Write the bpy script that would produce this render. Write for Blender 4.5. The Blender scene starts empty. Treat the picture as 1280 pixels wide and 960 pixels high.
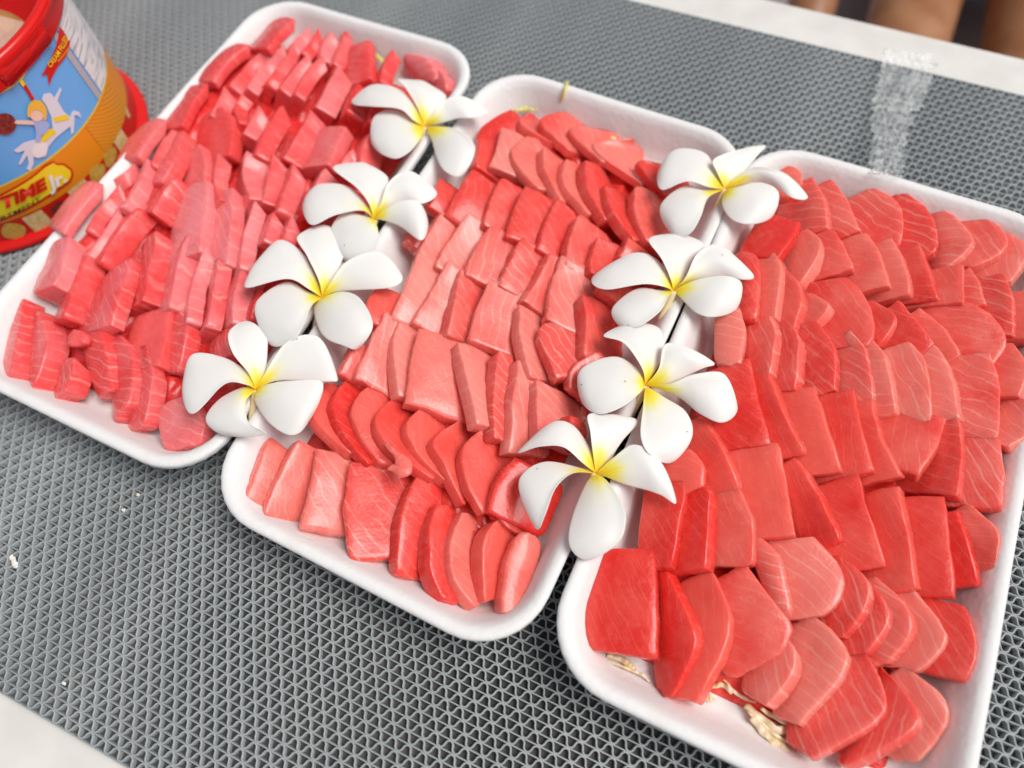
import bpy, bmesh, math, random
from mathutils import Vector, Matrix, noise
random.seed(7)
SC = bpy.context.scene
COL = SC.collection

# ------------------------------------------------------------------ camera, light, exposure
CAM_POS = Vector((0.10631, -0.18387, 0.358))
CAM_ROT = Matrix(((0.91017, -0.34909, 0.22299), (0.41104, 0.82781, -0.38181), (-0.05131, 0.43917, 0.89694)))
FPX = 892.7
cam_data = bpy.data.cameras.new('camera')
cam_data.sensor_width = 36.0
cam_data.lens = FPX / 1280 * 36.0
cam_data.clip_start = 0.01
cam_data.clip_end = 50
cam_data.dof.use_dof = True
cam_data.dof.focus_distance = 0.352
cam_data.dof.aperture_fstop = 4.0
cam = bpy.data.objects.new('camera', cam_data)
cam.matrix_world = Matrix.Translation(CAM_POS) @ CAM_ROT.to_4x4()
COL.objects.link(cam)
SC.camera = cam

SUN_ELEV, SUN_ROT = math.radians(60), math.radians(72)     # bright hazy light from beyond the film-side tray
world = bpy.data.worlds.new('World'); SC.world = world; world.use_nodes = True
wn = world.node_tree.nodes; wl = world.node_tree.links
sky = wn.new('ShaderNodeTexSky'); sky.sky_type = 'NISHITA'; sky.sun_disc = False
sky.sun_elevation = SUN_ELEV; sky.sun_rotation = SUN_ROT
sky.air_density = 1.0; sky.dust_density = 4.0
hs = wn.new('ShaderNodeHueSaturation'); hs.inputs['Saturation'].default_value = 0.22
wl.new(sky.outputs[0], hs.inputs['Color'])
wl.new(hs.outputs[0], wn['Background'].inputs[0])
wn['Background'].inputs[1].default_value = 0.095
sun_data = bpy.data.lights.new('sun', 'SUN'); sun_data.energy = 2.3; sun_data.angle = math.radians(34)
sun_data.color = (1.0, 0.965, 0.91)
sun = bpy.data.objects.new('sun', sun_data); COL.objects.link(sun)
sd = Vector((math.sin(SUN_ROT) * math.cos(SUN_ELEV), math.cos(SUN_ROT) * math.cos(SUN_ELEV), math.sin(SUN_ELEV)))
sun.rotation_euler = sd.to_track_quat('Z', 'Y').to_euler()
SC.view_settings.view_transform = 'Standard'
SC.view_settings.look = 'None'
SC.view_settings.exposure = -0.08
SC.view_settings.gamma = 1.0
SC.cycles.max_bounces = 10
SC.cycles.diffuse_bounces = 5
SC.cycles.transparent_max_bounces = 12
SC.cycles.use_denoising = True

# ------------------------------------------------------------------ helpers
def ray(px, py):
    return CAM_ROT @ Vector(((px - 640) / FPX, -(py - 480) / FPX, -1.0))
def at(px, py, z):
    """the point at height z that the survey of the photograph gives for a pixel"""
    d = ray(px, py); t = (z - CAM_POS.z) / d.z
    return CAM_POS + d * t
def new_obj(name, me, mat=None, parent=None, smooth=True):
    o = bpy.data.objects.new(name, me); COL.objects.link(o)
    if mat and not me.materials: me.materials.append(mat)
    if smooth:
        for p in me.polygons: p.use_smooth = True
    if parent: o.parent = parent
    return o
def mesh(name, verts, faces):
    me = bpy.data.meshes.new(name); me.from_pydata([tuple(v) for v in verts], [], faces); me.update()
    return me
def fix_normals(me):
    bm = bmesh.new(); bm.from_mesh(me)
    bmesh.ops.recalc_face_normals(bm, faces=bm.faces); bm.to_mesh(me); bm.free()
def empty(name, loc, label, cat, group=None):
    o = bpy.data.objects.new(name, None); COL.objects.link(o); o.location = loc; o.empty_display_size = .02
    return tag(o, label, cat, group)
def tag(o, label=None, cat=None, group=None, kind=None):
    if label: o['label'] = label
    if cat: o['category'] = cat
    if group: o['group'] = group
    if kind: o['kind'] = kind
    return o
def catmull(pts, n, closed=False):
    out = []; N = len(pts)
    if N == 2: return [pts[0].lerp(pts[1], i / (n - 1)) for i in range(n)]
    segs = N if closed else N - 1
    tot = n if closed else n - 1
    for i in range(n):
        u = i / tot * segs; k = min(int(u), segs - 1); f = u - k
        g = (lambda j: pts[j % N]) if closed else (lambda j: pts[max(0, min(N - 1, j))])
        p0, p1, p2, p3 = g(k - 1), g(k), g(k + 1), g(k + 2)
        out.append(.5 * ((2 * p1) + (p2 - p0) * f + (2 * p0 - 5 * p1 + 4 * p2 - p3) * f * f + (3 * p1 - p0 - 3 * p2 + p3) * f ** 3))
    return out
def tube(pts, rad, sides=6, cap=True):
    vs, fs = [], []
    n = len(pts)
    for i, p in enumerate(pts):
        d = (pts[min(i + 1, n - 1)] - pts[max(i - 1, 0)]).normalized()
        a = d.cross(Vector((0, 0, 1)))
        if a.length < 1e-4: a = d.cross(Vector((1, 0, 0)))
        a.normalize(); b = a.cross(d)
        r = rad[i] if isinstance(rad, (list, tuple)) else rad
        for k in range(sides):
            t = 2 * math.pi * k / sides
            vs.append(p + a * r * math.cos(t) + b * r * math.sin(t))
    for i in range(n - 1):
        for k in range(sides):
            k2 = (k + 1) % sides
            fs.append((i * sides + k, i * sides + k2, (i + 1) * sides + k2, (i + 1) * sides + k))
    if cap:
        fs.append(tuple(range(sides))[::-1]); fs.append(tuple(range((n - 1) * sides, n * sides)))
    return vs, fs

# ------------------------------------------------------------------ materials
def mat(name, base=(.8, .8, .8), rough=.5, spec=.5):
    m = bpy.data.materials.new(name); m.use_nodes = True
    b = m.node_tree.nodes['Principled BSDF']
    b.inputs['Base Color'].default_value = (*base, 1); b.inputs['Roughness'].default_value = rough
    b.inputs['Specular IOR Level'].default_value = spec
    return m
class NT:
    def __init__(s, m): s.t = m.node_tree; s.n = s.t.nodes; s.l = s.t.links; s.b = s.n['Principled BSDF']
    def add(s, typ, **kw):
        o = s.n.new(typ)
        for k, v in kw.items(): setattr(o, k, v)
        return o
    def link(s, a, b): s.l.new(a, b)
    def coord(s, out='Object'): return s.add('ShaderNodeTexCoord').outputs[out]
    def noise(s, vec, scale, detail=3, rough=.5, dist=0):
        o = s.add('ShaderNodeTexNoise'); o.inputs['Scale'].default_value = scale; o.inputs['Detail'].default_value = detail
        o.inputs['Roughness'].default_value = rough; o.inputs['Distortion'].default_value = dist
        s.link(vec, o.inputs['Vector']); return o
    def ramp(s, fac, stops):
        o = s.add('ShaderNodeValToRGB'); e = o.color_ramp.elements
        while len(e) < len(stops): e.new(.5)
        for i, (p, c) in enumerate(stops): e[i].position = p; e[i].color = (*c, 1) if len(c) == 3 else c
        s.link(fac, o.inputs['Fac']); return o.outputs[0]
    def mix(s, fac, a, b, mode='MIX'):
        o = s.add('ShaderNodeMix', data_type='RGBA', blend_type=mode)
        for k, v in ((0, fac), (6, a), (7, b)):
            if hasattr(v, 'is_linked'): s.link(v, o.inputs[k])
            else: o.inputs[k].default_value = v if k == 0 else (*v, 1)
        return o.outputs[2]
    def math(s, op, a, b=None):
        o = s.add('ShaderNodeMath', operation=op)
        for k, v in ((0, a), (1, b)):
            if v is None: continue
            if hasattr(v, 'is_linked'): s.link(v, o.inputs[k])
            else: o.inputs[k].default_value = v
        return o.outputs[0]
    def bump(s, h, strength, dist):
        o = s.add('ShaderNodeBump'); o.inputs['Strength'].default_value = strength; o.inputs['Distance'].default_value = dist
        s.link(h, o.inputs['Height'])
        if s.b.inputs['Normal'].is_linked: s.link(s.b.inputs['Normal'].links[0].from_socket, o.inputs['Normal'])
        s.link(o.outputs[0], s.b.inputs['Normal']); return o
def noisy(m, c1, c2, scale, bump=.0, bdist=.0005, bscale=None, rough=None):
    t = NT(m); co = t.coord()
    n = t.noise(co, scale, 4)
    t.link(t.ramp(n.outputs['Fac'], [(.35, c1), (.65, c2)]), t.b.inputs['Base Color'])
    if bump:
        t.bump(t.noise(co, bscale or scale * 4, 4).outputs['Fac'], bump, bdist)
    if rough: t.link(t.ramp(n.outputs['Fac'], [(.3, (rough[0],) * 3), (.7, (rough[1],) * 3)]), t.b.inputs['Roughness'])
    return m

def tuna_material(name, deep, pale, fat, rot, scale, pale_shift=0.0):
    m = mat(name, deep, .36, .35); t = NT(m)
    co = t.coord(); rnd = t.add('ShaderNodeObjectInfo').outputs['Random']
    off = t.add('ShaderNodeVectorMath', operation='ADD'); t.link(co, off.inputs[0])
    sc = t.add('ShaderNodeVectorMath', operation='SCALE'); sc.inputs[0].default_value = (.31, .17, .23)
    t.link(t.math('MULTIPLY', rnd, 9.0), sc.inputs['Scale']); t.link(sc.outputs[0], off.inputs[1])
    P = off.outputs[0]
    big = t.noise(P, 38, 3, .55, .4).outputs['Fac']
    shade = t.math('ADD', big, t.math('MULTIPLY', t.math('SUBTRACT', rnd, .5), .6))
    shade = t.math('ADD', shade, pale_shift)
    base = t.ramp(shade, [(.24, deep), (.74, pale)])
    fine = t.noise(P, 260, 5, .7).outputs['Fac']
    base = t.mix(t.ramp(fine, [(.48, (0, 0, 0)), (.85, (.30,) * 3)]), base, tuple(min(1, c * 1.12 + .05) for c in pale))
    if fat:
        mp = t.add('ShaderNodeMapping'); t.link(P, mp.inputs['Vector']); 
        cr = t.add('ShaderNodeCombineXYZ'); t.link(t.math('ADD', t.math('MULTIPLY', t.math('FRACT', t.math('MULTIPLY', rnd, 17.3)), 1.1), rot - .55), cr.inputs[2])
        t.link(cr.outputs[0], mp.inputs['Rotation'])
        w = t.add('ShaderNodeTexWave', wave_type='BANDS', bands_direction='X', wave_profile='SIN')
        w.inputs['Scale'].default_value = scale; w.inputs['Distortion'].default_value = 4.5
        w.inputs['Detail'].default_value = 2.0; w.inputs['Detail Scale'].default_value = 1.1; w.inputs['Detail Roughness'].default_value = .45
        t.link(mp.outputs[0], w.inputs['Vector'])
        line = t.ramp(w.outputs['Fac'], [(.88, (0, 0, 0)), (1.0, (1, 1, 1))])
        brk = t.ramp(t.noise(P, 60, 2).outputs['Fac'], [(.32, (.15,) * 3), (.62, (1, 1, 1))])
        f = t.math('MULTIPLY', t.math('MULTIPLY', line, brk), fat)
        base = t.mix(f, base, (.93, .56, .47))
        w2 = t.add('ShaderNodeTexWave', wave_type='BANDS', bands_direction='X', wave_profile='SIN')
        w2.inputs['Scale'].default_value = scale * 3.1; w2.inputs['Distortion'].default_value = 9; w2.inputs['Detail'].default_value = 3
        w2.inputs['Detail Scale'].default_value = .5; t.link(mp.outputs[0], w2.inputs['Vector'])
        f2 = t.math('MULTIPLY', t.ramp(w2.outputs['Fac'], [(.55, (0, 0, 0)), (1.0, (1, 1, 1))]), .03 + .26 * fat)
        base = t.mix(t.math('MULTIPLY', f2, brk), base, (.93, .45, .36))
    t.link(base, t.b.inputs['Base Color'])
    t.b.inputs['Subsurface Weight'].default_value = .55
    t.b.inputs['Subsurface Radius'].default_value = (1.0, .22, .15)
    t.b.inputs['Subsurface Scale'].default_value = .006
    t.link(t.ramp(t.noise(P, 130, 4, .6).outputs['Fac'], [(.3, (.14,) * 3), (.7, (.32,) * 3)]), t.b.inputs['Roughness'])
    t.b.inputs['Coat Weight'].default_value = .3; t.b.inputs['Coat Roughness'].default_value = .10
    t.bump(t.noise(P, 700, 3, .6).outputs['Fac'], .4, .0006)
    mp2 = t.add('ShaderNodeMapping'); t.link(P, mp2.inputs['Vector']); mp2.inputs['Scale'].default_value = (1, .22, 1)
    t.bump(t.noise(mp2.outputs[0], 330, 3, .6).outputs['Fac'], .35, .0006)
    return m
TUNA = {}
for _k, _t in enumerate(('tub', 'middle', 'film')):                # each tray holds fish of a slightly different cast
    bl = (1.5, 1.15, 1.1)[_k]; gr = (1.08, 1.04, 1.04)[_k]
    def C_(*c): return (c[0], c[1] * gr, c[2] * bl)
    TUNA['red', _k] = tuna_material('tuna_red_' + _t, C_(.76, .028, .020), C_(.89, .120, .085), .08, 1.2, 70)
    TUNA['coral', _k] = tuna_material('tuna_coral_' + _t, C_(.79, .052, .038), C_(.90, .190, .142), .15, .9, 60)
    TUNA['grain', _k] = tuna_material('tuna_grained_' + _t, C_(.80, .062, .047), C_(.90, .220, .170), .36, .85, 56)
    TUNA['pink', _k] = tuna_material('tuna_pale_' + _t, C_(.81, .088, .068), C_(.90, .245, .190), .38, 1.0, 60, .03)
LOOK = {'red': 'smooth deep red', 'coral': 'coral red', 'grain': 'white-veined coral', 'pink': 'pale pink veined'}

M_foam = mat('white_foam', (.86, .85, .845), .55, .3); t = NT(M_foam); co = t.coord()
v = t.add('ShaderNodeTexVoronoi'); v.inputs['Scale'].default_value = 330; t.link(co, v.inputs['Vector'])
t.bump(v.outputs['Distance'], .35, .0004); t.bump(t.noise(co, 60, 4).outputs['Fac'], .35, .0016)
t.b.inputs['Subsurface Weight'].default_value = .12; t.b.inputs['Subsurface Radius'].default_value = (1, .9, .85); t.b.inputs['Subsurface Scale'].default_value = .004
st = t.ramp(t.noise(co, 26, 3, .6).outputs['Fac'], [(.60, (0, 0, 0)), (.80, (.30,) * 3)])
t.link(t.mix(st, (.82, .81, .81), (.78, .64, .55)), t.b.inputs['Base Color'])

M_strand = noisy(mat('grey_vinyl', (.36, .38, .39), .42), (.30, .325, .34), (.40, .425, .44), 12, .15, .0002, 900)
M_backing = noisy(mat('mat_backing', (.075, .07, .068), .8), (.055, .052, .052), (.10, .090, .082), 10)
M_table = noisy(mat('tabletop_laminate', (.74, .72, .69), .5), (.71, .69, .655), (.78, .76, .73), 40, .12, .0004, 300)
M_tleg = mat('table_leg_metal', (.3, .3, .31), .4)
M_floor = noisy(mat('floor_tiles', (.12, .10, .105), .7), (.24, .20, .21), (.30, .26, .27), 6)

M_petal = mat('plumeria_petal', (.86, .86, .83), .42, .4); t = NT(M_petal)
uv = t.add('ShaderNodeUVMap').outputs[0]; sx = t.add('ShaderNodeSeparateXYZ'); t.link(uv, sx.inputs[0])
nz = t.noise(t.coord(), 90, 3).outputs['Fac']
vv = t.add('ShaderNodeCombineXYZ'); t.link(t.math('MULTIPLY', sx.outputs[0], 1.2), vv.inputs[0]); t.link(t.math('MULTIPLY', sx.outputs[1], 26), vv.inputs[1])
vein = t.noise(vv.outputs[0], 1.0, 3, .55).outputs['Fac']
sfac = t.math('ADD', sx.outputs[0], t.math('MULTIPLY', t.math('SUBTRACT', vein, .5), .16))
mid = t.math('ABSOLUTE', t.math('SUBTRACT', sx.outputs[1], .45))
sfac = t.math('ADD', sfac, t.math('MULTIPLY', mid, .16))
colr = t.ramp(sfac, [(.0, (.86, .42, .02)), (.11, (.90, .62, .015)), (.21, (.90, .80, .10)), (.33, (.86, .85, .70)), (.47, (.86, .85, .815))])
t.link(colr, t.b.inputs['Base Color'])
t.b.inputs['Subsurface Weight'].default_value = .15; t.b.inputs['Subsurface Radius'].default_value = (1, 1, .8); t.b.inputs['Subsurface Scale'].default_value = .002
t.bump(vein, .14, .0005)
M_tubeflower = mat('plumeria_tube', (.80, .66, .38), .45)

M_red = mat('red_plastic', (.70, .008, .006), .22)
M_redprint = mat('red_print', (.62, .012, .006), .38)
M_blue = noisy(mat('label_blue', (.10, .36, .80), .38), (.085, .36, .82), (.14, .44, .88), 9)
M_orange = mat('label_orange', (.82, .27, .012), .38)
M_orange2 = mat('label_orange_weave', (.72, .27, .02), .4); t = NT(M_orange2)
ck = t.add('ShaderNodeTexWave', wave_type='BANDS', bands_direction='DIAGONAL'); ck.inputs['Scale'].default_value = 220; t.link(t.coord(), ck.inputs['Vector'])
t.link(t.ramp(ck.outputs['Fac'], [(.3, (.66, .22, .012)), (.7, (.80, .33, .03))]), t.b.inputs['Base Color'])
M_yellow = mat('label_yellow', (.88, .68, .02), .38)
M_white = mat('label_white', (.82, .82, .84), .4)
M_paper = mat('label_white_panel', (.78, .78, .80), .4); t = NT(M_paper)
mp = t.add('ShaderNodeMapping'); mp.inputs['Scale'].default_value = (60, 60, 900); t.link(t.coord(), mp.inputs['Vector'])
t.link(t.ramp(t.noise(mp.outputs[0], 1, 2).outputs['Fac'], [(.52, (.80, .80, .82)), (.60, (.36, .37, .42))]), t.b.inputs['Base Color'])
M_silver = mat('label_silver', (.45, .45, .47), .35)
M_skinprint = mat('label_peach', (.86, .60, .48), .4)
M_hairprint = mat('label_gold', (.85, .50, .06), .4)
M_dress = mat('label_pale_blue', (.36, .48, .80), .4)
M_horse = mat('label_pearl', (.70, .73, .82), .4)
M_choc = noisy(mat('label_chocolate', (.16, .02, .012), .45), (.12, .015, .01), (.30, .04, .025), 500)
M_tan = noisy(mat('label_biscuit', (.74, .55, .24), .45), (.66, .44, .16), (.80, .64, .34), 300)
M_gold = noisy(mat('label_biscuit_gold', (.62, .36, .05), .45), (.56, .31, .04), (.70, .44, .10), 300)
M_ink = mat('label_ink', (.06, .035, .02), .5)
M_bag = mat('clear_bag', (.80, .66, .66), .18)
M_bag.node_tree.nodes['Principled BSDF'].inputs['Alpha'].default_value = .32
M_cookie = noisy(mat('cookie', (.42, .18, .05), .8), (.34, .13, .035), (.52, .25, .08), 120, .4, .001, 400)
M_daikon = noisy(mat('daikon_shred', (.80, .66, .42), .3), (.74, .56, .30), (.86, .76, .56), 150)
M_garnish = noisy(mat('yellow_garnish', (.72, .66, .12), .35), (.62, .60, .10), (.80, .72, .30), 150)
M_tape = mat('clear_film', (.92, .94, .95), .16); t = NT(M_tape)
fn = t.noise(t.coord(), 90, 3, .5, 1.0).outputs['Fac']
t.link(t.ramp(fn, [(.36, (.16,) * 3), (.70, (.46,) * 3)]), t.b.inputs['Alpha'])
t.bump(fn, .4, .002)
M_crumb = mat('white_crumb', (.82, .80, .74), .6)
M_skin = noisy(mat('skin', (.50, .24, .12), .45), (.32, .13, .055), (.42, .20, .10), 25, .15, .0006, 400)
M_skin.node_tree.nodes['Principled BSDF'].inputs['Subsurface Weight'].default_value = .1
M_cloth = noisy(mat('grey_cloth', (.30, .25, .26), .9), (.27, .22, .235), (.34, .29, .30), 200)
M_shirt = noisy(mat('dark_shirt', (.05, .05, .06), .9), (.04, .04, .05), (.07, .07, .08), 200)
M_hair = mat('black_hair', (.012, .01, .009), .5)

# ------------------------------------------------------------------ the setting: floor
me = mesh('floor', [(-4, -4, -.78), (4, -4, -.78), (4, 5, -.78), (-4, 5, -.78)], [(0, 1, 2, 3)])
tag(new_obj('floor', me, M_floor), kind='structure')

# ------------------------------------------------------------------ table
TZ = -.0062
def rbox(x0, x1, y0, y1, z0, z1, bev=.004):
    bm = bmesh.new(); bmesh.ops.create_cube(bm, size=1)
    for v in bm.verts:
        v.co = Vector(((x0 + x1) / 2 + v.co.x * (x1 - x0), (y0 + y1) / 2 + v.co.y * (y1 - y0), (z0 + z1) / 2 + v.co.z * (z1 - z0)))
    if bev: bmesh.ops.bevel(bm, geom=bm.edges[:], offset=bev, segments=3, affect='EDGES')
    me = bpy.data.meshes.new('box'); bm.to_mesh(me); bm.free(); return me
table = empty('table', (0, 0, -.78), 'off-white table carrying the grey mat and the trays', 'table')
def child(name, me, m, parent, smooth=True):
    o = new_obj(name, me, m, None, smooth); o.parent = parent
    o.matrix_parent_inverse = parent.matrix_basis.inverted() if parent.parent is None else Matrix.Identity(4)   # sub-parts: their part already sits in world axes
    return o
child('tabletop', rbox(-.85, .75, -.42, .343, TZ - .03, TZ, .005), M_table, table, False)
for lx in (-.78, .68):
    for ly in (-.36, .28):
        child('leg', rbox(lx - .018, lx + .018, ly - .018, ly + .018, -.78, TZ - .031, .004), M_tleg, table, False)

# ------------------------------------------------------------------ openwork vinyl mat
MX0, MX1, MY0, MY1 = -.62, .56, -.2760, .2950
mat_e = empty('openwork_mat', (0, 0, TZ), 'grey vinyl openwork mat of wavy and straight strands on table', 'mat')
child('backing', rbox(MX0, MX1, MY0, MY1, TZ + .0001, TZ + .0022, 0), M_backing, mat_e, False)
PITCH, ROWS = .00772, 121
ROWD = (MY1 - MY0) / ROWS
def strip(pts, w, z0, z1):
    """a standing ribbon that follows pts, rounded on top"""
    vs, fs = [], []; n = len(pts)
    prof = [(-.5, z0), (-.5, z1 - w * .35), (-.25, z1), (.25, z1), (.5, z1 - w * .35), (.5, z0)]
    for i, p in enumerate(pts):
        d = (pts[min(i + 1, n - 1)] - pts[max(i - 1, 0)]).normalized(); a = Vector((-d.y, d.x, 0))
        for (k, z) in prof: vs.append(Vector((p.x, p.y, z)) + a * k * w)
    K = len(prof)
    for i in range(n - 1):
        for k in range(K - 1):
            fs.append((i * K + k, (i + 1) * K + k, (i + 1) * K + k + 1, i * K + k + 1))
    fs.append(tuple(range(K))); fs.append(tuple(range((n - 1) * K, n * K))[::-1])
    return mesh('strand', vs, fs)
NW = int((MX1 - MX0) / PITCH)
wave_pts = []
for i in range(NW * 16 + 1):
    ph = 2 * math.pi * i / 16
    wave_pts.append(Vector((MX0 + i * PITCH / 16 - .00035 * math.sin(2 * ph), math.sin(ph) * (ROWD * .5 - .0004), 0)))
me_wave = strip(wave_pts, .00088, TZ + .0018, -.0002)
me_str = strip([Vector((MX0, 0, 0)), Vector(((MX0 + MX1) / 2, 0, 0)), Vector((MX1, 0, 0))], .00065, TZ + .0009, -.0004)
for m_ in (me_wave, me_str): fix_normals(m_)
for r in range(ROWS + 1):
    y = MY0 + r * ROWD
    o = child('straight_strand', me_str, M_strand, mat_e); o.location = Vector((0, y, -TZ * 0)) 
    o.matrix_parent_inverse = Matrix.Identity(4); o.location.z = -TZ
    if r < ROWS:
        o = child('wavy_strand', me_wave, M_strand, mat_e)
        o.matrix_parent_inverse = Matrix.Identity(4)
        far = max(0, (y - .02) / .28)
        sh = .0006 * math.sin(y * 38) + .0035 * far * math.sin(y * 21 + .5) 
        sh += ((-.42 * r) % 1.0) * PITCH - PITCH / 2
        o.location = Vector((sh, y + ROWD / 2, -TZ))

# ------------------------------------------------------------------ foam trays
TW, TL, TR = .17596, .32878, .0336
TRAYS = [((-.1820, .0094), -.0151), ((0, 0), -.0352), ((.1781, -.0001), -.0145)]
def rrect(w, l, r, n=9):
    pts = []
    for cx, cy, a0 in ((w / 2 - r, l / 2 - r, 0), (-w / 2 + r, l / 2 - r, 90), (-w / 2 + r, -l / 2 + r, 180), (w / 2 - r, -l / 2 + r, 270)):
        for i in range(n):
            a = math.radians(a0 + 90 * i / (n - 1)); pts.append(Vector((cx + r * math.cos(a), cy + r * math.sin(a), 0)))
    # subdivide the straights
    out = []
    for i, p in enumerate(pts):
        q = pts[(i + 1) % len(pts)]; out.append(p)
        if (q - p).length > .03:
            for k in range(1, 14): out.append(p.lerp(q, k / 14))
    return out
prof = [(.034, .0004), (.022, .0004), (.0185, .0020), (.0070, .0175), (.0042, .0220), (.0006, .0240), (0, .0252), (0, .0278), (.0005, .0288), (.0018, .0293), (.0042, .0291), (.0058, .0281),
        (.0082, .0245), (.0130, .0140), (.0168, .0075), (.0208, .0048), (.028, .0042), (.05, .0042)]
tray_labels = ['white foam tray of pink tuna beside the red cookie tub',
               'white foam tray of tuna between the two lines of white flowers',
               'white foam tray of tuna touching the strip of clear film']
FLOOR_Z = .0042
for k, ((cx, cy), ang) in enumerate(TRAYS):
    vs, fs, K = [], [], 0
    for (ins, z) in prof:
        ring = rrect(TW - 2 * ins, TL - 2 * ins, max(.008, TR - ins * .75)); K = len(ring)
        for j, p in enumerate(ring):
            w = noise.noise(Vector((p.x * 14 + k * 7, p.y * 14, 3.1))) * .0007
            vs.append(Vector((p.x * (1 + w * 4), p.y * (1 + w * 2), z + (w if z > .015 else 0))))
    for r in range(len(prof) - 1):
        for j in range(K):
            j2 = (j + 1) % K; fs.append((r * K + j, r * K + j2, (r + 1) * K + j2, (r + 1) * K + j))
    fs.append(tuple(range(K))[::-1]); fs.append(tuple(range((len(prof) - 1) * K, len(prof) * K)))
    me = mesh('foam_tray', vs, fs); fix_normals(me)
    o = new_obj('foam_tray', me, M_foam); o.location = (cx, cy, 0); o.rotation_euler.z = ang
    tag(o, tray_labels[k], 'tray', 'foam trays of tuna')

# ------------------------------------------------------------------ tuna slices
# each row: list of ridges (survey points along the raised edge), far end first
# ROWDATA[tray] = list of rows from the bare mat outwards: (side, ridge height, thickness, default look, slices)
R_, L_ = 'R', 'L'
LEFT = [
 (R_, .024, .009, 'grain', [
   [(28,374),(24,415),(13,466),{'a':34,'t':.012,'l':.020,'c':False}], [(48,387),(60,428),(43,481),{'a':32,'t':.012}], [(92,450),(84,488)], [(111,387),(132,425),(141,484),{'a':30,'t':.011}], [(154,420),(167,455),(160,505)],
   [(182,431),(191,470),(181,528)], [(214,384),(208,420),(200,455),'red',{'a':15,'t':.012,'l':.028}], [(224,388),(236,408),(222,460)], [(236,494),(256,528),(250,551),{'a':14,'t':.008,'l':.026}], [(288,408),(286,440)]]),
 (R_, .029, .0085, 'grain', [
   [(88,297),(82,325),(69,355),{'a':24,'t':.017,'l':.024,'c':False}], [(108,320),(98,345),(81,395),'coral',{'a':40,'t':.0125}], [(148,262),(128,290),(106,318),'coral'], [(172,260),(148,290),(124,326),'coral',{'a':36,'t':.0135}], [(165,322),(155,362),(140,404),{'a':24,'t':.008,'l':.026}],
   [(196,290),(188,325),(180,372),{'a':38,'t':.0125}], [(236,294),(222,335),(212,380),{'a':40,'t':.0115}], [(256,308),(242,350),(233,400)], [(275,323),(266,360),(258,405)], [(300,334),(295,365),(290,400)], [(325,362),(312,395),'red']]),
 (R_, .030, .0085, 'grain', [
   [(128,230),(104,258),(80,290),'coral'], [(150,230),(128,255),(108,285),'coral'], [(172,198),(155,215),(136,228),'coral'], [(185,200),(175,225),(158,258),{'a':30,'t':.010}], [(222,221),(206,240),(190,262),{'a':38,'t':.0145}],
   [(262,227),(257,265),(251,312),{'a':25,'t':.009,'l':.03}], [(291,236),(290,275),(284,326),{'a':28,'t':.0095,'l':.03}], [(317,252),(306,290),(300,335)], [(341,265),(330,300)], [(364,270),(352,300)], [(390,285),(380,310),'red']]),
 (R_, .030, .008, 'coral', [
   [(208,150),(190,172),(174,195)], [(218,158),(204,180),(189,205)], [(231,164),(222,195),(203,225),{'a':26,'t':.010}], [(250,180),(256,205),(252,235),{'a':34,'t':.010}], [(272,192),(269,225),(274,248)],
   [(307,190),(303,215),(312,246)], [(342,193),(334,220),(328,250)], [(368,206),(357,232),(347,262)], [(405,210),(394,232)], [(440,185),(425,205),'red']]),
 (R_, .030, .008, 'coral', [
   [(258,104),(243,125),(228,155)], [(280,108),(272,122),(262,142)], [(278,134),(292,150),(288,190),'red',{'a':20,'t':.0095,'l':.030}], [(300,117),(294,135),(300,152)], [(323,132),(312,150),(305,165)],
   [(352,131),(335,160),(318,190)], [(388,138),(372,165),(355,196)], [(432,160),(422,180),(412,205),{'a':22,'t':.009,'l':.03}], [(462,165),(450,200),'red']]),
 (R_, .030, .008, 'coral', [
   [(312,56),(290,75),(268,100)], [(332,58),(310,80),(288,106)], [(353,56),(330,80),(310,108)], [(366,56),(350,78),(332,102)], [(384,67),(368,85),(350,108)],
   [(400,70),(385,90),(368,116)], [(422,82),(410,105),(396,132)], [(447,105),(432,138),'red'], [(475,112),(462,150),'red']]),
 (R_, .026, .007, 'coral', [
   [(368,24),(350,42),(336,60)], [(385,33),(370,48),(358,60)], [(398,36),(388,50),(378,64)], [(413,40),(406,55),(402,72)], [(433,39),(425,58),(418,78)],
   [(461,50),(462,75),(464,95),{'a':26,'t':.008}], [(488,62),(481,80),(476,100)], [(510,65),(535,75),(545,95),'pink'], [(547,86),(557,96),(558,110)]]),
]
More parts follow.
